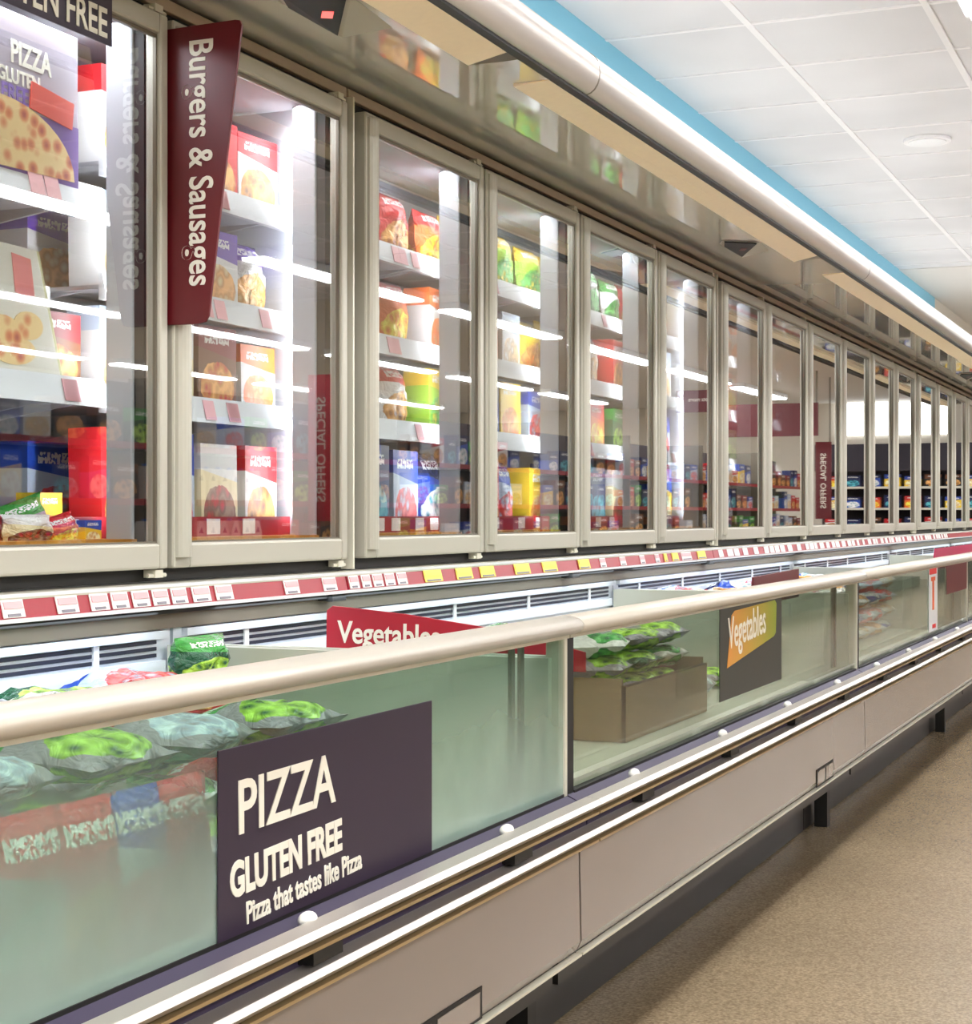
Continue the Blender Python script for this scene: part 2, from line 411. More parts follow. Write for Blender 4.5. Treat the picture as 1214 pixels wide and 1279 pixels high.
# door prototype pieces built per door (widths differ slightly)
for mi, (a, b) in enumerate(MODS):
    y0, y1 = DY[a], DY[b]
    t = thing('glass_door_freezer', MODL[mi], 'freezer', (-2.1, (y0+y1)/2, -.13), 'row of glass door freezers')
    e = .004
    body = MB()
    body.box(-2.56, -2.50, y0+e, y1-e, -.13, .95)                       # back
    body.box(-2.50, -1.79, y0+e, y1-e, .905, .947)                      # top
    body.box(-2.50, -1.79, y0+e, y1-e, -.13, -.06)                      # floor
    body.box(-2.50, -1.80, y0+e, y0+.02, -.06, .905); body.box(-2.50, -1.80, y1-.02, y1-e, -.06, .905)
    obj('cabinet_shell', body, INNER, t)
    obj('header', MB().box(-1.80, XF+.004, y0+e, y1-e, .924, .947), HEAD, t, bevel=.002)
    obj('gasket_channel', MB().box(-1.80, -1.778, y0+e, y1-e, .885, .924), GAP, t)
    obj('gasket_channel', MB().box(-1.80, -1.778, y0+e, y1-e, -.121, -.075), GAP, t)
    obj('corner_post', MB().box(-1.81, -1.748, y1-.009, y1-.001, -.12, .924), CREAM, t)
    obj('gap_plate', MB().box(-1.79, -1.783, y1-.045, y1-.01, -.12, .924), GAP, t)
    obj('gap_plate', MB().box(-1.79, -1.783, y0+e, y0+.06, -.12, .924), GAP, t)
    obj('evaporator_duct', MB().box(-2.49, -2.05, y0+.03, y1-.03, .80, .90), STEEL, t)
    sill = obj('front_sill', MB().box(-1.90, -1.80, y0+.03, y1-.03, -.055, -.044), ORANGE, t, label='amber edge strip')
    sub(sill, 'base_price_strip', MB().box(-1.905, -1.895, y0+.03, y1-.03, -.044, -.004), STRIPR)
    tk = MB(); rr = random.Random(mi)
    q = y0+.1
    while q < min(y1-.1, 7.5): tk.box(-1.8949, -1.8935, q, q+.05, -.040, -.008); q += rr.choice((.09, .14, .2))
    if tk.bm.verts: sub(sill, 'base_tickets', tk, TICK)
    else: tk.bm.free()
    # shelves
    for bi in range(a, b):
        yy0, yy1 = DY[bi]+(.03 if bi == a else 0), DY[bi+1]-(.03 if bi == b-1 else 0)
        for li, z in enumerate(shelf_levels(bi)):
            if li == 3: continue
            if bi == 0 and li == 1:
                s_ = obj('shelf', MB().box(-2.45, -2.02, yy0, yy1, z-.02, z-.012), STEEL, t)
                sub(s_, 'shelf_lip', MB().box(-2.03, -2.015, yy0, yy1, z-.03, z), WHITE)
                continue
            s_ = MB().box(-2.45, -1.905, yy0, yy1, z-.03, z-.022)
            for kk in range(3):
                yb = yy0+.02+(yy1-yy0-.04)*kk/2
                s_.prism([(-2.45, z-.03), (-1.95, z-.03), (-2.45, z-.10)], yb-.004, yb+.004)
            s_ = obj('shelf', s_, STEEL, t)
            sub(s_, 'price_channel', MB().prism([(-1.905, z-.05), (-1.885, z-.052), (-1.897, z), (-1.905, z)], yy0, yy1), WHITE)
            if bi < 8:
                tk = MB(); rr = random.Random(bi*10+li)
                for q in range(3):
                    yq = yy0+.1+(yy1-yy0-.2)*rr.random()
                    tk.prism([(-1.8845, z-.046), (-1.883, z-.046), (-1.893, z-.006), (-1.8945, z-.006)], yq, yq+.04)
                sub(s_, 'shelf_ticket', tk, TICKP)
    # mullions with LED strips
    for bi in range(a, b):
        ym = DY[bi+1]
        inner = bi+1 < b
        ya, yb2 = (ym-.035, ym+.035) if inner else (ym-.075, ym-.022)
        mu = obj('mullion', MB().box(-1.865, -1.806, ya, yb2, -.055, .90), INNER, t, bevel=.004)
        sub(mu, 'gasket', MB().box(-1.806, -1.785, ya+.006, yb2-.004, -.055, .90), GAP)
        ls = (ya+yb2)/2 if inner else yb2-.012
        sub(mu, 'lamp_strip', MB().box(-1.8685, -1.8655, ls-.006, ls+.006, .0, .86), LED)
    # doors
    for bi in range(a, b):
        d0, d1 = DY[bi]+.008, DY[bi+1]-.010
        if bi == a: d0 += .042
        if bi == b-1: d1 -= .028
        zb, zt = -.0975, .905
        D = obj('door', MB().frame(-1.778, -1.745, d0, d1, zb, zt, .055, .026, .046, .038), FRAME, t, bevel=.005)
        # moulded full-height grip on the near stile
        prof = []
        for q in range(9):
            an = math.pi*q/8
            prof.append((d0+.026-.022*math.cos(an), -1.746+.017*math.sin(an)))
        gb = MB(); bm = gb.bm
        ring = [[bm.verts.new((px_, py_, z)) for (py_, px_) in prof] for z in (zb+.02, zt-.012)]
        for q in range(8): bm.faces.new((ring[0][q], ring[0][q+1], ring[1][q+1], ring[1][q]))
        bm.faces.new(ring[1]); bm.faces.new(ring[0][::-1]); bm.faces.new((ring[0][0], ring[1][0], ring[1][8], ring[0][8]))
        bmesh.ops.recalc_face_normals(bm, faces=bm.faces[:])
        sub(D, 'handle', gb, FRAME, smooth=False)
        sub(D, 'glass_pane', MB().box(-1.766, -1.760, d0+.052, d1-.024, zb+.043, zt-.035), PANE)
        sub(D, 'glazing_bead', MB().frame(-1.7585, -1.752, d0+.0555, d1-.0265, zb+.0465, zt-.0385, .004, .004, .003, .006), FRAME_D)
        for z in (zb-.016, zt+.002):
            hm = MB().box(-1.775, -1.75, d1-.035, d1-.01, z, z+.014).cyl((-1.757, d1-.05, z+.004), (-1.757, d1+.006, z+.004), .004, 10)
            sub(D, 'hinge', hm, CREAM)
    lamp = bpy.data.lights.new('case_lamp', 'AREA'); lamp.shape = 'RECTANGLE'
    lamp.size = .05; lamp.size_y = y1-y0-.1; lamp.energy = CASE_LAMP*(y1-y0)*4; lamp.color = (.93, .95, 1)
    lo = bpy.data.objects.new('case_lamp', lamp); COL.objects.link(lo)
    lo.location = (-1.87, (y0+y1)/2, .89+H); lo.rotation_euler = (0, math.radians(-22), 0)
    lo.parent = None

# canopy over the doors
CY0, CY1 = .2, 15.2
c = thing('freezer_canopy', 'long metal canopy above the glass doors with glossy soffit and rounded white lip', 'canopy', (-1.55, 7.5, .947))
obj('soffit', MB().box(-1.80, -1.30, CY0, CY1, .955, .965), SOFF, c)
obj('back_board', MB().box(-2.0, -1.80, CY0, CY1, .955, 1.03), LIP, c)
# rounded lip
pr = []
for q in range(13):
    an = math.radians(-100+200*q/12)
    pr.append((-1.30+.036*math.cos(an)*1.0, .992+.048*math.sin(an)))
pr += [(-1.40, 1.05), (-1.40, .966), (-1.315, .966)]
lipo = obj('front_lip', MB().prism(pr, CY0, CY1), LIP, c, smooth=False)
for p in lipo.data.polygons: p.use_smooth = abs(p.normal.y) < .5
tr_ = MB().box(-1.31, -1.296, CY0, CY1, .938, .945).box(-1.325, -1.31, CY0, CY1, .943, .955)
obj('lip_shadow_gap', tr_, BLACK, c)  # black strips stand in for the dark gap below the lip
sm = MB()
for ys in (3.62, 6.9, 10.2, 13.4):
    q2 = [(-1.30+.0368*math.cos(math.radians(-100+200*q/12)), .992+.0488*math.sin(math.radians(-100+200*q/12))) for q in range(13)]
    obj('lip_seam', MB().prism(q2, ys-.003, ys+.003), FRAME_D, c)
obj('edge_bead', MB().box(-1.345, -1.325, CY0, CY1, 1.04, 1.052), GRID, c, bevel=.003)
def hull(pts):
    m = MB()
    for p in pts: m.bm.verts.new(p)
    r = bmesh.ops.convex_hull(m.bm, input=m.bm.verts[:])
    bmesh.ops.recalc_face_normals(m.bm, faces=m.bm.faces[:]); return m
def lamp_cover(ya, yb, label, crumple=False):
    t = thing('lamp_cover', label, 'lamp cover', (-1.37, (ya+yb)/2, .93), 'cream lamp covers under the canopy')
    # the trough hangs clear of the soffit at its far end and runs flush into it at the near end
    m = MB(); bm = m.bm; n = 18 if crumple else 1
    secs = []
    for i in range(n+1):
        f = i/n; y = ya+(yb-ya)*f; dr = .004+.014*f
        j = (lambda s=.006: (random.random()-.5)*s if crumple and f > .55 else 0)
        P = [(-1.425+j(), .952-dr+j()), (-1.335+j(), .958-dr*.3+j()), (-1.335, .9545), (-1.425, .9545)]
        secs.append([bm.verts.new((p[0], y, p[1])) for p in P])
    for i in range(n):
        for q in range(4): bm.faces.new((secs[i][q], secs[i][(q+1) % 4], secs[i+1][(q+1) % 4], secs[i+1][q]))
    bm.faces.new(secs[0][::-1]); bm.faces.new(secs[-1])
    bmesh.ops.recalc_face_normals(bm, faces=bm.faces[:])
    obj('cover', m, COVER, t)
    obj('end_cap', hull([(-1.425, yb, .934), (-1.335, yb, .9525), (-1.335, yb, .9545), (-1.425, yb, .9545), (-1.32, yb+.07, .9545), (-1.40, yb+.05, .950)]), FRAME_D, t)
lamp_cover(.3, 3.25, 'cream lamp cover under the canopy, ending above the nearest two door case')
lamp_cover(3.5, 6.25, 'cream lamp cover under the canopy, middle one between the two temperature displays')
lamp_cover(6.75, 11.6, 'cream crumpled lamp cover under the far part of the canopy', True)
lamp_cover(11.8, 15.1, 'farthest cream lamp cover under the canopy at the right edge', False)

# temperature displays on the soffit
def display(y, label, lit=True, tx=-1.56):
    t = thing('temperature_display', label, 'display', (-1.60, y, .93), 'temperature displays under the canopy')
    # wedge whose dark face looks back along the aisle and down
    A, Bq, Cq, D_, E_ = [Vector(v) for v in ((-.01, -.24, .9545), (.10, -.15, .9545), (0, 0, .928), (-.03, -.17, .948), (.081, .06, .9545))]
    off = Vector((tx, y, 0))
    for v in (A, Bq, Cq, D_, E_): v += off
    obj('housing', hull([A, Bq, Cq, D_, E_, off+Vector((-.03, .03, .9545)), off+Vector((-.04, -.17, .9545))]), FRAME, t)
    quad = [A, Bq, Cq, D_]; cen = (A+Bq+Cq+D_)/4
    nrm = (Bq-A).cross(Cq-A).normalized()
    if nrm.z > 0: nrm = -nrm
    def slab(c0, q, h0, h1): return hull([c0+(p-c0)*k+nrm*h for p in q for (k, h) in ((1, h0), (1, h1))])
    q = [cen+(p-cen)*.86 for p in quad]
    sc_ = obj('screen', slab(cen, q, .0, .0045), BLACK, t)
    dc = cen.lerp((Bq+Cq)/2, .42); vv = (Cq-Bq).normalized(); uu = nrm.cross(vv).normalized()
    q = [dc+uu*a_+vv*b_ for a_, b_ in ((-.011, -.014), (.011, -.014), (.011, .014), (-.011, .014))]
    sub(sc_, 'digits', slab(dc, q, .004, .0062), REDLED if lit else MAROON, label='lit red figure' if lit else None)
display(2.945, 'black temperature display with a lit red figure, at the top of the photo')
display(6.025, 'black temperature display with a dim screen, midway along the canopy', False)
display(12.1, 'small black temperature display farthest along the canopy', False)

# unseen glowing tube added on top of the canopy to brighten the ceiling
s = thing('cornice_fill', 'added unseen glowing tube on top of the canopy, brightening the ceiling', 'added light', (-1.5, 7.0, 1.06))
obj('tube', MB().cyl((-1.5, .4, 1.085), (-1.5, 13.4, 1.085), .018, 10), COVE_FILL_M, s)
obj('batten', MB().box(-1.54, -1.46, .4, 13.4, .967, 1.06), WHITE, s)

# ledge and price rail under the doors
led = thing('price_ledge', 'white ledge under the glass doors with a red price rail full of tickets', 'price rail', (-1.72, 7.5, -.17))
SEAM = [.2, 3.23, 4.662, 6.127, 7.672, 9.12, 10.69, 12.2, 13.7, 15.2]
obj('ledge_top', MB().box(-1.79, -1.70, .2, 15.2, -.131, -.124), CREAM, led)
strip = MB()
for i in range(len(SEAM)-1):
    strip.prism([(-1.71, -.160), (-1.694, -.160), (-1.702, -.128), (-1.71, -.128)], SEAM[i]+.003, SEAM[i+1]-.003)
obj('red_strip', strip, STRIPR, led)
obj('clear_edge', MB().box(-1.715, -1.691, .2, 15.2, -.1665, -.160).box(-1.708, -1.699, .2, 15.2, -.128, -.1225), WHITE, led)
T = [(2.102, 2.154, 0), (2.235, 2.291, 1), (2.324, 2.374, 0), (2.383, 2.431, 0), (2.443, 2.493, 0), (2.503, 2.552, 1), (2.562, 2.611, 0), (2.629, 2.688, 0), (2.707, 2.766, 1), (2.961, 3.019, 0), (3.12, 3.179, 0), (3.237, 3.281, 0), (3.296, 3.338, 1), (3.35, 3.397, 0), (3.409, 3.457, 0), (3.47, 3.52, 1), (3.614, 3.713, 2), (3.797, 3.895, 2), (3.945, 4.039, 2), (4.175, 4.284, 2), (4.379, 4.491, 2), (4.669, 4.765, 2), (4.859, 4.91, 0), (5.047, 5.102, 0), (5.248, 5.298, 1), (5.41, 5.455, 0), (5.509, 5.545, 2), (5.601, 5.676, 2), (5.715, 5.833, 0), (5.914, 6.019, 2)]
y = 6.2; rr = random.Random(3)
while y < 12.2:
    wd = rr.uniform(.05, .09); T.append((y, y+wd, rr.choice((0, 0, 1, 1)))); y += wd+rr.choice((.015, .02, .06, .1))
T = T[:98]
for (ya, yb, kd) in T:
    m = MB().prism([(-1.6935, -.158), (-1.692, -.158), (-1.6992, -.1305), (-1.7007, -.1305)], ya, yb)
    o = obj('price_ticket', m, TICKY if kd == 2 else TICK, led)
    if ya < 6.1:
        q = MB().prism([(-1.6955, -.144), (-1.6942, -.144), (-1.6972, -.1335), (-1.6985, -.1335)], ya+.004, yb-.004)
        sub(o, 'ticket_header', q, TICKY if kd == 2 else TICKP)
        sub(o, 'barcode', MB().prism([(-1.6925, -.156), (-1.6912, -.156), (-1.6924, -.152), (-1.6937, -.152)], ya+.01, yb-.012), TICKT)
obj('shadow_strip', MB().box(-1.735, -1.712, .2, 15.2, -.176, -.167), GAP, led)  # black strip added as the shadow line below the price rail
obj('underside', MB().box(-1.80, -1.735, .2, 15.2, -.205, -.168), FRAME_D, led)  # brown-grey colour carries the shade under the ledge
clipm = MB()
for yc in (3.2, 4.66, 6.12): clipm.box(-1.735, -1.70, yc-.03, yc+.03, -.182, -.168)
obj('ledge_clip', clipm, BLACK, led)

# ------------------------------------------------------------------ chest freezers along the front
XG = -.98
CH = [.15, 2.64, 5.13, 7.62, 10.11, 12.6, 15.1]
CHL = ['nearest chest freezer with frosted glass, carrying the dark pizza sticker', 'second chest freezer, with the green vegetables sticker on its clear glass',
       'third chest freezer with blue and white bags, beside a hanging maroon card', 'fourth chest freezer, under the far magenta divider sign',
       'fifth chest freezer along the row, at the right edge', 'farthest chest freezer in the row, at the right edge']
for ci in range(6):
    y0, y1 = CH[ci]+.003, CH[ci+1]-.003
    t = thing('chest_freezer', CHL[ci], 'chest freezer', (-1.36, (y0+y1)/2, -H), 'row of chest freezers')
    lin = MB()
    lin.box(-1.76, XG+.0, y0+.002, y1-.002, -.55, -.50)
    lin.box(-1.80, -1.755, y0+.002, y1-.002, -.50, -.30)
    lin.box(-1.735, XG-.02, y0+.002, y0+.03, -.50, -.235); lin.box(-1.735, XG-.02, y1-.03, y1-.002, -.50, -.235)
    lin.prism([(-1.04, -.50), (XG-.012, -.50), (XG-.012, -.445)], y0+.03, y1-.03)
    obj('liner', lin, LINER_C, t)
    bk = obj('back_panel', MB().box(-1.80, -1.748, y0+.002, y1-.002, -.30, -.205).box(-1.748, -1.735, y0+.03, y1-.03, -.222, -.208).box(-1.748, -1.738, y0+.03, y1-.03, -.285, -.262), LINER_B, t, label='pale blue-white back panel')
    sl = MB()
    for k, z in enumerate((-.228, -.240, -.252)):
        sl.box(-1.748, -1.7445, y0+.05, y1-.05, z-.0035, z+.003)
    sub(bk, 'air_slot', sl, SLOT)
    for k in range(5): yc = y0+.25+k*.5; sub(bk, 'grille_clip', MB().box(-1.748, -1.741, yc-.008, yc+.008, -.262, -.222), WHITE)
    # front glass
    gl = obj('front_glass', MB().box(XG-.008, XG, y0+(.035 if ci else .01), y1-.012, -.462, -.19), CHF if ci == 0 else CHG, t)
    obj('inner_glass', MB().box(XG-.05, XG-.046, y0+.05, y1-.12, -.45, -.20), CHG, t)
    obj('end_glass_strip', MB().box(XG-.052, XG-.046, y1-.125, y1-.11, -.45, -.20).box(XG-.052, XG-.046, y1-.085, y1-.07, -.45, -.20), FRAME_D, t)
    obj('glass_post', MB().box(XG-.03, XG+.003, y1-.014, y1-.002, -.462, -.18), CREAM, t)
    obj('edge_gasket', MB().box(XG-.03, XG-.0, y0, y0+.03, -.462, -.19).box(XG-.02, XG+.002, y0+.03, y1-.014, -.467, -.458), GAP, t)
    # padded hand rail: rounded oval tube along the top of the glass
    pr = [(XG-.003+.034*math.cos(math.radians(a)), -.182+.0165*math.sin(math.radians(a))) for a in range(0, 360, 20)]
    rl = obj('hand_rail', MB().prism(pr, y0-.002, y1+.002), RAILW, t)
    for p in rl.data.polygons: p.use_smooth = abs(p.normal.y) < .5
    sub(rl, 'rail_bead', MB().box(XG-.01, XG+.006, y0, y1, -.203, -.197), CREAM)
    # bumper
    ch = MB().prism([(XG, -.462), (-.945, -.478), (-.945, -.545), (XG, -.545)], y0, y1)
    obj('bumper_channel', ch, BUMP, t)
    def rail(z0, z1):
        P = [(-.945, z0), (-.926, z0+.003), (-.919, (z0+z1)/2), (-.924, z1-.003), (-.945, z1)]
        return MB().prism(P, y0-.002, y1+.002)
    r1 = obj('bumper_rail', rail(-.4835, -.462), CHROME, t); r2 = obj('bumper_rail', rail(-.5285, -.508), CHROME, t)
    sub(r1, 'gold_lip', MB().box(-.945, -.922, y0, y1, -.4885, -.4845), GOLD); sub(r2, 'gold_lip', MB().box(-.945, -.922, y0, y1, -.5335, -.5295), GOLD)
    yc = 1.719-.6*2
    while yc < y1:
        if yc > y0+.03:
            obj('bumper_cap', MB().ball((-.952, yc, -.4625), .0098, (1, 1.6, .95)), CAP, t, smooth=True)
            obj('bumper_bracket', MB().box(-.95, -.925, yc-.035, yc+.035, -.505, -.490), BLACK, t)
        yc += .598
    # lower front panel
    P = [(-.975, -.54), (-.958, -.545), (-.955, -.70), (-.962, -.715), (-.98, -.72)]
    pn = obj('front_panel', MB().prism(P, y0+.001, y1-.001), PANEL, t)
    sub(pn, 'bottom_trim', MB().box(-.965, -.952, y0, y1, -.7235, -.7195), CREAM)
    if ci in (0, 1, 3):
        ya, yb = {0: (1.9, 2.225), 1: (4.446, 4.66), 3: (9.4, 9.6)}[ci]
        zt_ = -.668
        sub(pn, 'vent_cutout', MB().box(-.9555, -.9535, ya, yb, -.714, zt_), GAP)
        sub(pn, 'vent_grille', MB().box(-.9538, -.9525, ya+.01, (ya+yb)/2-.01, -.709, zt_-.006).box(-.9538, -.9525, (ya+yb)/2+.01, yb-.01, -.709, zt_-.006), PANEL)
    obj('chassis', MB().box(-1.79, -1.0, y0+.01, y1-.01, -.78, -.55), KICK, t)
    obj('kick_plate', MB().box(-1.155, -1.14, y0, y1, -.955, -.78).box(-1.14, -1.13, y0, y1, -.87, -.862), KICK, t)
    lg = MB().box(-1.13, -1.09, y0+.10, y0+.14, -H, -.80)
    obj('foot', lg, BLACK, t)
    obj('bulk_base', MB().box(-1.78, -1.16, y0+.01, y1-.01, -H+.002, -.78), KICK, t)
    la = bpy.data.lights.new('chest_lamp', 'AREA'); la.shape = 'RECTANGLE'; la.size = .03; la.size_y = 2.3; la.energy = CHEST_LAMP*4; la.color = (.78, .9, 1)
    lo = bpy.data.objects.new('chest_lamp', la); COL.objects.link(lo); lo.location = (-1.70, (y0+y1)/2, -.172+H); lo.rotation_euler = (0, math.radians(0), 0)

# ------------------------------------------------------------------ signs
# burgers and sausages blade
s = thing('blade_sign', 'tall maroon blade sign reading Burgers & Sausages between the two nearest glass doors', 'sign', (-1.74, 2.66, .348), 'aisle blade signs')
def blade(P, y0, y1): return MB().prism(P, y0, y1)
P = [(-1.782, .346), (-1.690, .345), (-1.672, .348), (-1.665, .36), (-1.596, .875), (-1.600, .884), (-1.610, .886), (-1.782, .884)]
obj('board', blade(P, 2.6335, 2.6395), MAROON, s, bevel=.001)
text('lettering', 'Burgers & Sausages', .070, TEXTW, s, M_cross(-1.704, 2.6328, .861, down=True), offset=.0010, sx=.82)
obj('bracket', MB().box(-1.786, -1.780, 2.631, 2.642, .40, .86), MAROON, s)
# gluten free band across the top of the nearest door
s = thing('door_top_sign', 'black strip sign ending in FREE across the top of the nearest glass door', 'sign', (-1.742, 2.2, .8165))
obj('board', MB().box(-1.7435, -1.7405, 1.95, 2.447, .804, .90), PURP, s)
text('lettering', 'GLUTEN FREE', .070, TEXTW, s, M_wall(-1.7395, 2.432, .8155), sx=.80, offset=.0012, align='RIGHT')
# pizza sticker on the chest glass
s = thing('pizza_sticker', 'large dark purple sticker reading PIZZA GLUTEN FREE on the nearest chest glass', 'sign', (-.977, 1.83, -.458))
obj('panel', MB().box(-.9785, -.9765, 1.564, 2.106, -.458, -.252), PURP, s, bevel=.0008)
text('title_lettering', 'PIZZA', .083, TEXTW, s, M_wall(-.976, 1.600, -.3475, .01), sx=1.0, offset=.0012)
text('subtitle_lettering', 'GLUTEN FREE', .052, TEXTW, s, M_wall(-.976, 1.587, -.414, .03), sx=.80, offset=.002)
text('small_lettering', 'Pizza that tastes like Pizza', .034, TEXTW, s, M_wall(-.976, 1.62, -.449, .035), sx=.78, offset=.0008)
# vegetables sticker
def grad_mat():
    m, N, L = newmat('orange_to_green_label'); b = N['Principled BSDF']
    tc = N.new('ShaderNodeTexCoord'); sx = N.new('ShaderNodeSeparateXYZ'); L.new(tc.outputs['Generated'], sx.inputs[0])
    r = N.new('ShaderNodeValToRGB'); e = r.color_ramp.elements
    e[0].color = rgb(222, 150, 62); e[1].color = rgb(140, 158, 40); L.new(sx.outputs['Y'], r.inputs[0]); L.new(r.outputs[0], b.inputs['Base Color']); b.inputs['Roughness'].default_value = .4
    return m
s = thing('vegetables_sticker', 'charcoal sticker with an orange and green Vegetables label on the second chest glass', 'sign', (-.977, 3.86, -.40))
obj('panel', MB().box(-.9785, -.9765, 3.578, 4.149, -.404, -.194), pm('charcoal_sign', rgb(52, 54, 46), .45), s, bevel=.0008)
Pq = [(3.635, -.335), (4.065, -.293), (4.085, -.285), (4.092, -.215), (4.075, -.206), (3.70, -.213), (3.672, -.222)]
obj('label_patch', MB().prism(Pq, -.9764, -.9756, axis='x'), grad_mat(), s)
text('lettering', 'Vegetables', .098, TEXTW, s, M_wall(-.9755, 3.645, -.294, .05), sx=.80, offset=.001)
# red vegetables divider
s = thing('divider_sign', 'red tapered divider sign reading Vegetables in the chest below the price ledge', 'sign', (-1.45, 3.07, -.42), 'aisle blade signs')
P = [(-1.66, -.30), (-1.1, -.30), (-1.1, -.262), (-1.29, -.222), (-1.48, -.198), (-1.60, -.188), (-1.645, -.185), (-1.658, -.194)]
obj('board', blade(P, 3.066, 3.072), RED, s, bevel=.001)
text('lettering', 'Vegetables', .062, TEXTW, s, M_cross(-1.632, 3.065, -.2575, tilt=-.02), sx=.85, offset=.0012)
s = thing('divider_sign', 'long magenta divider sign in the far chest at the right edge of the photo', 'sign', (-1.3, 9.4, -.34), 'aisle blade signs')
obj('board', MB().prism([(9.0, -.40), (11.4, -.40), (11.4, -.178), (9.2, -.178)], -1.35, -1.344, axis='x'), pm('magenta_sign', rgb(178, 24, 78), .4), s)
s = thing('divider_sign', 'dark maroon divider lying low along the second chest rail', 'sign', (-1.12, 4.75, -.42), 'aisle blade signs')
obj('board', MB().prism([(4.40, -.24), (4.95, -.24), (4.95, -.158), (4.42, -.165)], -1.12, -1.114, axis='x'), MAROON, s)
# cards hung on third chest
s = thing('promotion_strip', 'narrow white strip with red and orange print on the third chest glass', 'sign', (-.972, 6.62, -.44))
obj('card', MB().box(-.978, -.9765, 6.52, 6.73, -.44, -.19), WHITE, s)
obj('red_print', MB().box(-.9765, -.9755, 6.53, 6.70, -.225, -.193).box(-.9765, -.9755, 6.60, 6.68, -.43, -.415), pm('bright_red_print', rgb(220, 30, 26), .5), s)
obj('orange_print', MB().box(-.9765, -.9755, 6.60, 6.64, -.36, -.245).box(-.9765, -.9755, 6.57, 6.67, -.25, -.235), pm('orange_print', rgb(235, 96, 24), .5), s)
s = thing('maroon_card', 'plain maroon rounded card hanging on the chest glass at the right edge', 'sign', (-.972, 7.3, -.318))
obj('card', MB().box(-.978, -.9765, 6.98, 7.58, -.318, -.174), MAROON, s, bevel=.0006)

# ------------------------------------------------------------------ packages
def carton_proto(kind):
    m = MB().box(-.03, .03, -.08, .08, 0, .16)
    me = bpy.data.meshes.new('frozen_carton'); m.bm.to_mesh(me); m.bm.free(); me.materials.append(BOXM[kind]); return me
def bag_mesh(kind, name='frozen_bag', seed=0, tall=.19, wid=.17, th=.055):
    bm = bmesh.new(); nu, nv = 10, 12; G = [[], []]
    for sd in (0, 1):
        for i in range(nu+1):
            row = []
            for j in range(nv+1):
                u, v = i/nu*2-1, j/nv*2-1
                p = max(0, (1-abs(u)**2.6))**.6*max(0, (1-abs(v)**3.2))**.7
                nz = noise.noise(Vector((u*1.6+seed, v*1.6, sd*3+seed)))*.45+noise.noise(Vector((u*4+seed, v*4, sd*7)))*.22
                d = th/2*p*(1+nz)
                edge = 1-.07*math.sin(abs(v)*math.pi)*abs(u)
                row.append(bm.verts.new(((d if sd == 0 else -d), u*wid/2*edge+.004*nz, (v+1)*tall/2)))
            G[sd].append(row)
    for sd in (0, 1):
        for i in range(nu):
            for j in range(nv):
                q = (G[sd][i][j], G[sd][i+1][j], G[sd][i+1][j+1], G[sd][i][j+1])
                bm.faces.new(q if sd == 0 else q[::-1])
    bmesh.ops.remove_doubles(bm, verts=bm.verts[:], dist=.0004)
    bmesh.ops.recalc_face_normals(bm, faces=bm.faces[:])
    me = bpy.data.meshes.new(name); bm.to_mesh(me); bm.free()
    for p in me.polygons: p.use_smooth = True
    me.materials.append(BAGM[kind]); return me
CART = {k: carton_proto(k) for k in KINDS}
BAG = {k: [bag_mesh(k, seed=i*3.1+len(k)) for i in range(2)] for k in KINDS}
def pack(kind, bag, x, y, z, h, wd, dp, label, group, rz=0, rx=0, ry=0, name=None):
    me = random.choice(BAG[kind]) if bag else CART[kind]
    o = bpy.data.objects.new(name or ('frozen_food_bag' if bag else 'frozen_food_carton'), me); COL.objects.link(o)
    o.location = (x, y, z+H); o.rotation_euler = (rx, ry, rz)
    o.scale = ((dp/.055, wd/.17, h/.19) if bag else (dp/.06, wd/.16, h/.16))
    return tag(o, label, 'bag' if bag else 'carton', group)
LV = ['top shelf', 'second shelf', 'third shelf', 'bottom shelf']
# per door: four levels, each a list of (kind, is_bag)
B, X_ = 1, 0
ROWS = {
 1: [[('rw', 0), ('rw', 0), ('rr', 0), ('rw', 0)], [('wh', 0), ('cr', 0), ('pu', 0), ('pu', 1)], [('wh', 0), ('cr', 0), ('br', 0), ('wo', 0)], [('rr', 0), ('bw', 0), ('cr', 0), ('rw', 0)]],
 2: [[('rr', 1), ('rw', 1), ('gr', 1), ('rr', 1)], [('gr', 1), ('rr', 1), ('wh', 1), ('or', 1)], [('br', 0), ('wh', 1), ('wo', 1), ('rw', 1)], [('nv', 0), ('bl', 0), ('nv', 0), ('bw', 0)]],
 3: [[('or', 1), ('ye', 1), ('wo', 1), ('gy', 1)], [('wo', 0), ('wo', 0), ('or', 0), ('wh', 0)], [('gy', 0), ('gr', 0), ('bl', 0), ('ye', 0)], [('bl', 1), ('gr', 1), ('rr', 0), ('bw', 1)]],
 4: [[('gy', 1), ('gy', 1), ('ye', 1), ('gr', 1)], [('ye', 1), ('ye', 1), ('wo', 1), ('wh', 1)], [('bw', 0), ('gr', 0), ('yb', 0), ('or', 0)], [('ye', 0), ('yb', 0), ('ye', 1), ('nv', 0)]],
 5: [[('gr', 1), ('rr', 1), ('gy', 1), ('ye', 1)], [('rr', 0), ('pk', 0), ('bw', 0), ('wh', 0)], [('gg', 0), ('rw', 0), ('dk', 0), ('bw', 0)], [('cr', 0), ('or', 0), ('gs', 1), ('yb', 0)]],
}
allk = list(KINDS)
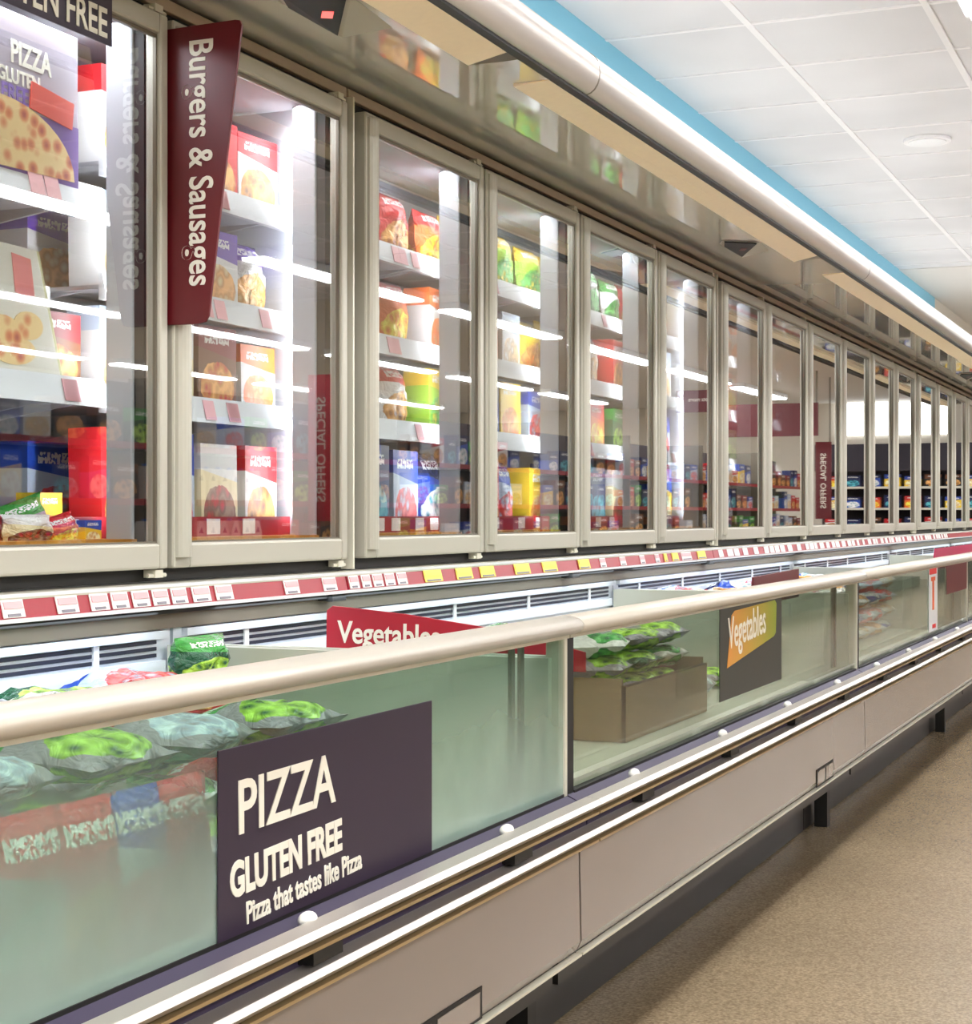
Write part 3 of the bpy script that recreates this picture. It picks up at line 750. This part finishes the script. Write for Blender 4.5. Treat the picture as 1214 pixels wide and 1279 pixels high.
for bi in range(0, 16):
    y0, y1 = DY[bi]+.03, DY[bi+1]-.026
    n = 4 if bi < 12 else 3
    for li, z in enumerate(shelf_levels(bi)):
        zb = z-.0215 if li < 3 else -.0595
        if bi == 0:
            if li == 1: zb = z-.0115
        if bi in ROWS: row = ROWS[bi][li]
        else:
            rr = random.Random(bi*7+li); row = [(rr.choice(allk), rr.random() < .4) for _ in range(n)]
        wd = (y1-y0)/n
        if bi == 0:
            # the nearest bay is laid out by hand below; only its back packs come from here
            cfg = {0: [], 1: [('br', 0, 2.33, .075), ('rr', 0, 2.52, .07)], 2: [('br', 0, 2.54, .14)], 3: []}[li]
            for q, (kd, bg, yy, hh) in enumerate(cfg):
                pack(kd, bg, -2.12 if li == 1 else -1.99, yy, zb, hh, .15, .12, '%s %s, %s behind the nearest door, %s' % (KINDS[kd][0], 'carton', LV[li], ['set back on the left', 'set back on the right'][q]), 'frozen food behind the nearest glass door')
            continue
        for q, (kd, bg) in enumerate(row[:n]):
            hh = {0: .185, 1: .188, 2: .17, 3: .23}[li]*random.uniform(.88, 1.04)
            yy = y0+wd*(q+.5)
            lab = '%s %s, %s along the %s behind the %s door' % (KINDS[kd][0], 'bag' if bg else 'carton', ORD[q], LV[li], ORD[bi])
            pack(kd, bg, -1.965 if li < 3 else -1.96, yy, zb, hh, wd*random.uniform(.84, .93), .075, lab, 'frozen food behind the %s glass door' % ORD[bi], rz=random.uniform(-.05, .05), ry=random.uniform(-.02, .0) if not bg else -.1)
            if bi in (1, 2, 3, 4) and q < 3:
                kd2 = random.choice([r[0] for r in row])
                lab = '%s carton, back row of the %s, %s glass door, %s along' % (KINDS[kd2][0], LV[li], ORD[bi], ORD[q])
                pack(kd2, 0, -2.16, y0+(y1-y0)/3*(q+.5), zb, hh*.9, .2, .12, lab, 'frozen food behind the %s glass door' % ORD[bi])
# nearest bay, hand laid
s = thing('pizza_box', 'large grey and purple gluten free pizza box on the top shelf of the nearest case', 'pizza box', (-1.93, 2.33, .586))
obj('carton', MB().box(-1.96, -1.895, 2.08, 2.56, .5865, .865), pm('pizza_box_grey', rgb(168, 158, 170), .35), s, bevel=.002)
obj('purple_side', MB().box(-1.895, -1.8935, 2.08, 2.559, .588, .70), pm('pizza_box_purple', rgb(96, 44, 150), .35), s)
pr = [(2.385+.16*math.cos(math.radians(a)), .628+.075*math.sin(math.radians(a))) for a in range(0, 181, 12)]
pizza_m, N_, L_ = newmat('pizza_topping'); b_ = N_['Principled BSDF']
vo_ = N_.new('ShaderNodeTexVoronoi'); vo_.inputs['Scale'].default_value = 34; tc_ = N_.new('ShaderNodeTexCoord'); L_.new(tc_.outputs['Object'], vo_.inputs[0])
cr_ = N_.new('ShaderNodeValToRGB'); e_ = cr_.color_ramp.elements; e_[0].position = .1; e_[0].color = rgb(176, 52, 30); e_[1].position = .55; e_[1].color = rgb(244, 214, 150)
q_ = e_.new(.32); q_.color = rgb(222, 130, 70); L_.new(vo_.outputs['Distance'], cr_.inputs[0]); L_.new(cr_.outputs[0], b_.inputs['Base Color'])
obj('pizza_picture', MB().prism([(2.10, .588)]+[(2.34+.205*math.cos(math.radians(a)), .60+.115*math.sin(math.radians(a))) for a in range(0, 181, 10)]+[(2.10, .60)], -1.893, -1.8915, axis='x'), pizza_m, s)
text('title_lettering', 'PIZZA', .055, TEXTW, s, M_wall(-1.8945, 2.37, .778, -.02), sx=.74, offset=.0015)
text('subtitle_lettering', 'GLUTEN', .034, TEXTW, s, M_wall(-1.8945, 2.335, .742, 0), sx=.9, offset=.001)
text('free_lettering', 'FREE', .04, pm('violet_print', rgb(126, 96, 190), .5), s, M_wall(-1.8945, 2.345, .71, 0), sx=.9, offset=.001)
obj('red_flash', MB().box(-1.893, -1.8905, 2.42, 2.54, .70, .748, rot=((-1.89, 2.48, .72), -.12, 'X')), K and pm('red_flash', rgb(222, 66, 48), .4), s)
s = thing('burger_box', 'big white and cream burger box leaning on the third shelf of the nearest case', 'carton', (-1.93, 2.3, .228))
obj('carton', MB().prism([(2.02, .2285), (2.53, .2285), (2.455, .465), (2.02, .475)], -1.955, -1.905, axis='x'), pm('burger_box_white', rgb(232, 230, 220), .4), s, bevel=.002)
obj('green_edge', MB().prism([(2.53, .232), (2.539, .232), (2.464, .465), (2.455, .465)], -1.95, -1.908, axis='x'), pm('pale_olive', rgb(206, 204, 150), .5), s)
obj('red_panel', MB().prism([(2.395, .385), (2.448, .378), (2.436, .447), (2.385, .452)], -1.905, -1.9035, axis='x'), pm('pale_red_print', rgb(232, 120, 120), .5), s)
for (yy, zz, ra, rb) in ((2.36, .315, .05, .028), (2.43, .33, .04, .025), (2.39, .285, .06, .026)):
    fm = MB(); fm.prism([(yy+ra*math.cos(math.radians(a)), zz+rb*math.sin(math.radians(a))) for a in range(0, 360, 20)], -1.905, -1.9035+ra*.01, axis='x')
    obj('burger_picture', fm, pizza_m, s)
bays = [('rr', 1, 2.30, .155, .14, -.2), ('pk', 1, 2.335, .07, .12, .1), ('gr', 1, 2.43, .14, .13, .6), ('gs', 1, 2.46, .085, .16, .25), ('cr', 1, 2.40, .06, .13, 0), ('or', 1, 2.50, .06, .09, .2), ('ye', 0, 2.565, .10, .07, 0), ('yb', 0, 2.578, .05, .05, 0)]
names = ['leaning at the left edge', 'lying at the left edge', 'tilted in the middle', 'under the green one', 'low in the middle', 'low towards the right', 'standing at the right', 'low right corner']
xb = [-2.02, -1.93, -2.03, -1.945, -1.885, -1.89, -1.985, -1.90]
for (kd, bg, yy, hh, wd, rx), nm, xx in zip(bays, names, xb):
    pack(kd, bg, xx, yy, -.0595, hh, wd, .05, '%s %s %s on the bottom shelf of the nearest case' % (KINDS[kd][0], 'bag' if bg else 'carton', nm), 'frozen food behind the nearest glass door', rx=rx)

# chest contents: bags lying in piles
def pile(ci, kinds, y0, y1, xs, top, grp, where, step=.21, layers=3):
    n = 0
    for ly in range(layers):
        zz = -.498+ly*.062
        if zz+.06 > top: break
        for xi, x in enumerate(xs):
            if xi > 0 and ly < 2: continue
            ye = y1+(.22 if ci == 0 and xi == 2 else 0)
            y = y0+(ly % 2)*.05+xi*.03; j = 0
            while y < ye:
                kd = kinds[(n*7+ly*3+xi) % len(kinds)]
                lab = '%s bag, %s chest, %s, %s along, %s' % (KINDS[kd][0], where, ['bottom layer', 'middle layer', 'upper layer', 'top layer'][ly], ORD[j], ['by the glass', 'in the centre', 'at the back'][xi])
                tl = random.uniform(.17, .2)
                o = pack(kd, 1, x+.09, y, zz+.03, tl, .18, .058, lab, grp, name='vegetable_bag')
                o.rotation_euler = (0, -math.pi/2+random.uniform(-.12, .12), random.uniform(-.35, .35))
                y += step; j += 1; n += 1
pile(0, ['rs', 'gs', 'rr', 'rs', 'gr', 'bw', 'gs', 'gg', 'rs'], .75, 2.2, (-1.22, -1.42, -1.63), -.25, 'bags of vegetables in the nearest chest', 'nearest', layers=4)
pile(2, ['bw', 'bl', 'wh', 'bw', 'rw'], 5.4, 7.5, (-1.35, -1.63), -.2, 'bags in the third chest', 'third', layers=4, step=.24)
pile(3, ['bw', 'wh', 'or', 'rw'], 7.9, 8.9, (-1.35, -1.63), -.26, 'bags in the fourth chest', 'fourth', layers=3, step=.24)
# upright bag near the end of the first chest
o = pack('gg', 1, -1.60, 2.50, -.292, .085, .15, .07, 'tall dark green bag with yellow corner standing up in the nearest chest', 'bags of vegetables in the nearest chest', name='vegetable_bag')
for i, (kd, yy, nm) in enumerate((('rs', 1.375, 'first'), ('rr', 1.47, 'second'), ('bw', 1.56, 'third'), ('rr', 1.645, 'fourth'))):
    pack(kd, 1, -1.085, yy, -.498, random.uniform(.195, .215), .125, .05, '%s bag standing against the frosted glass of the nearest chest, %s along' % (KINDS[kd][0], nm), 'bags of vegetables in the nearest chest', name='vegetable_bag')
# crate with green bags in second chest
s = thing('cardboard_crate', 'brown cardboard crate holding green bags in the second chest', 'crate', (-1.35, 3.85, -.498))
obj('walls', MB().frame(-1.19, -1.18, 3.55, 4.2, -.498, -.375, .0, .0, .12, .0).box(-1.62, -1.19, 3.55, 3.56, -.498, -.36).box(-1.62, -1.19, 4.19, 4.2, -.498, -.36).box(-1.63, -1.62, 3.55, 4.2, -.498, -.34), pm('cardboard', rgb(126, 102, 72), .8), s)
obj('bottom', MB().box(-1.62, -1.19, 3.56, 4.19, -.498, -.49), pm('cardboard_inner', rgb(120, 98, 70), .8), s)
ix = 0
for ly, zz in enumerate((-.489, -.43, -.372, -.318)):
    for xi, x in enumerate((-1.30, -1.50)):
        for yi, y in enumerate((3.67, 3.87, 4.07)):
            kd = ['gs', 'gg', 'gr', 'gs'][ix % 4]; ix += 1
            o = pack(kd, 1, x+.085, y, zz+.028, .17, .17, .056, '%s bag in the crate, %s, %s %s' % (KINDS[kd][0], ['bottom layer', 'second layer', 'third layer', 'top layer'][ly], ['left', 'middle', 'right'][yi], ['front', 'back'][xi]), 'green bags in the crate', name='vegetable_bag')
            o.rotation_euler = (0, -math.pi/2+random.uniform(-.1, .1), random.uniform(-.3, .3))
for i, (x, y, kd) in enumerate(((-1.35, 4.55, 'rs'), (-1.38, 4.78, 'gs'), (-1.58, 4.6, 'rs'), (-1.6, 4.82, 'wh'), (-1.66, 3.3, 'gs'), (-1.45, 3.35, 'gg'))):
    o = pack(kd, 1, x+.09, y, -.468, .19, .18, .058, '%s bag, second chest, %s' % (KINDS[kd][0], ['beyond the crate by the glass', 'far end by the glass', 'beyond the crate at the back', 'far end at the back', 'before the crate at the back', 'before the crate in the centre'][i]), 'loose bags in the second chest', name='vegetable_bag')
    o.rotation_euler = (0, -math.pi/2, random.uniform(-.3, .3))

# ------------------------------------------------------------------ the shelving across the aisle (seen mirrored in the doors)
def gondola(y0, y1, label):
    t = thing('shelving_unit', label, 'shelving', (1.95, (y0+y1)/2, -H), 'shelving across the aisle')
    obj('back_board', MB().box(2.15, 2.2, y0, y1, -H+.1, .75), pm('gondola_back', rgb(92, 84, 88), .6), t)
    obj('plinth', MB().box(1.72, 2.2, y0, y1, -H, -H+.12), KICK, t)
    for z in (-.55, -.22, .08, .38):
        sh = obj('shelf', MB().box(1.75, 2.15, y0, y1, z-.02, z), CREAM, t)
        sub(sh, 'price_edge', MB().box(1.735, 1.75, y0, y1, z-.03, z+.005), STRIPR)
    obj('upright', MB().box(1.76, 2.2, y0, y0+.03, -H+.1, .78), FRAME_D, t)
    return t
gl = []
for i in range(8):
    y0 = 3.0+i*2.6
    gondola(y0, y0+2.55, 'shelving unit across the aisle mirrored in the glass doors, %s from the near end' % ORD[i])
milk_w = pm('milk_jug_white', rgb(232, 226, 220), .4); milk_l = pm('jug_label', rgb(60, 52, 110), .5); capm = pm('jug_cap', rgb(60, 120, 200), .4)
def jug(x, y, z, label):
    t = thing('milk_jug', label, 'milk jug', (x, y, z), 'milk jugs mirrored in the glass doors')
    pr_ = [(-.05, 0), (.05, 0), (.052, .12), (.018, .185), (-.018, .185), (-.052, .12)]
    obj('bottle', MB().prism([(y+a, z+b) for a, b in pr_], x-.045, x+.045, axis='x'), milk_w, t, bevel=.006)
    obj('handle_recess', MB().prism([(y-.022, z+.115), (y+.022, z+.115), (y, z+.15)], x-.0465, x-.0445, axis='x'), milk_l, t)
    obj('cap', MB().cyl((x, y, z+.183), (x, y, z+.198), .014, 12), capm, t)
    return t
j0 = jug(1.82, 7.8, .0801, 'white milk jug on the third shelf up across the aisle, first in its row')
idx = 1
for z, nm in ((.0801, 'third'), (-.2199, 'second')):
    for q in range(10):
        if z > 0 and q == 0: continue
        dup(j0, (1.82, 7.8+q*.125, z), label='white milk jug on the %s shelf up across the aisle, %s in its row' % (nm, ORD[q]))
for i in range(8):
    rr = random.Random(90+i)
    for li, z in enumerate((-.55, -.22, .08, .38)):
        y = 3.0+i*2.6+.15; q = 0
        while y < 3.0+i*2.6+2.45:
            wd = rr.uniform(.2, .34)
            if not (7.65 < y < 9.1 and z in (.08, -.22)) and rr.random() < .9:
                kd = rr.choice(['nv', 'dk', 'rr', 'gg', 'br', 'yb', 'bl', 'rw', 'wh', 'dk', 'nv', 'bw'])
                pack(kd, 0, 1.85, y, z+.0005, rr.uniform(.14, .24), wd*.8, .12, '%s carton across the aisle, %s shelf of %s unit, %s along' % (KINDS[kd][0], ['lowest', 'second', 'third', 'top'][li], ORD[i], ORD[q]), 'groceries across the aisle', rz=math.pi, name='grocery_carton')
            y += wd; q += 1
def hang_sign(x0, x1, y, z0, z1, label, txt=None, size=.09, vertical=True, mat=MAROON):
    t = thing('blade_sign', label, 'sign', ((x0+x1)/2, y, z0), 'aisle blade signs')
    obj('board', MB().box(x0, x1, y-.004, y+.004, z0, z1), mat, t)
    if txt:
        if vertical: text('lettering', txt, size, TEXTW, t, M_cross(x0+(x1-x0)*.35, y-.005, z1-.14, down=True), offset=.001)
        else: text('lettering', txt, size, TEXTW, t, M_cross(x0+.05, y-.005, (z0+z1)/2), offset=.001)
    obj('bracket', MB().box(x0+.01, x0+.03, y-.003, y+.003, z1, 1.694), FRAME_D, t)
hang_sign(1.53, 1.72, 9.45, -.04, .88, 'maroon vertical sign reading SPECIAL OFFERS, mirrored in the second glass door', 'SPECIAL OFFERS', .092, mat=pm('crimson_sign', rgb(186, 30, 48), .4))
hang_sign(.80, 1.0, 21.0, -.05, .90, 'dark maroon vertical SPECIAL OFFERS sign mirrored in the far doors', 'SPECIAL OFFERS', .095)
hang_sign(.75, 1.9, 20.0, .93, 1.32, 'wide maroon hanging aisle sign mirrored in the eighth and ninth doors', None, .1, False)
hang_sign(.62, .98, 15.0, .93, 1.13, 'small maroon hanging sign mirrored in the sixth glass door', 'lots more', .05, False)
# end of aisle shelving below the far window
t = thing('end_shelving', 'dark shelving across the far end of the aisle, mirrored in the far doors', 'shelving', (.6, 24.6, -H))
obj('back_board', MB().box(-.9, 1.72, 24.8, 24.86, -H, 1.02), pm('end_shelf_dark', rgb(38, 32, 38), .6), t)
obj('header_panel', MB().box(-.9, 1.72, 24.3, 24.34, .62, 1.0), pm('end_header_dark', rgb(30, 22, 34), .6), t)
for z in (-.55, -.2, .1, .4): obj('shelf', MB().box(-.9, 1.72, 24.35, 24.8, z-.03, z), CREAM, t)
rr = random.Random(5)
for li, z in enumerate((-.55, -.2, .1, .4)):
    for q in range(9):
        kd = rr.choice(['rr', 'nv', 'yb', 'bl', 'dk', 'or', 'rw'])
        pack(kd, 0, -.75+q*.28, 24.5, z+.0005, rr.uniform(.14, .18), .22, .12, '%s carton, far end of the aisle, %s shelf, %s along' % (KINDS[kd][0], ['lowest', 'second', 'third', 'top'][li], ORD[q]), 'goods at the far end', rz=-math.pi/2, name='grocery_carton')
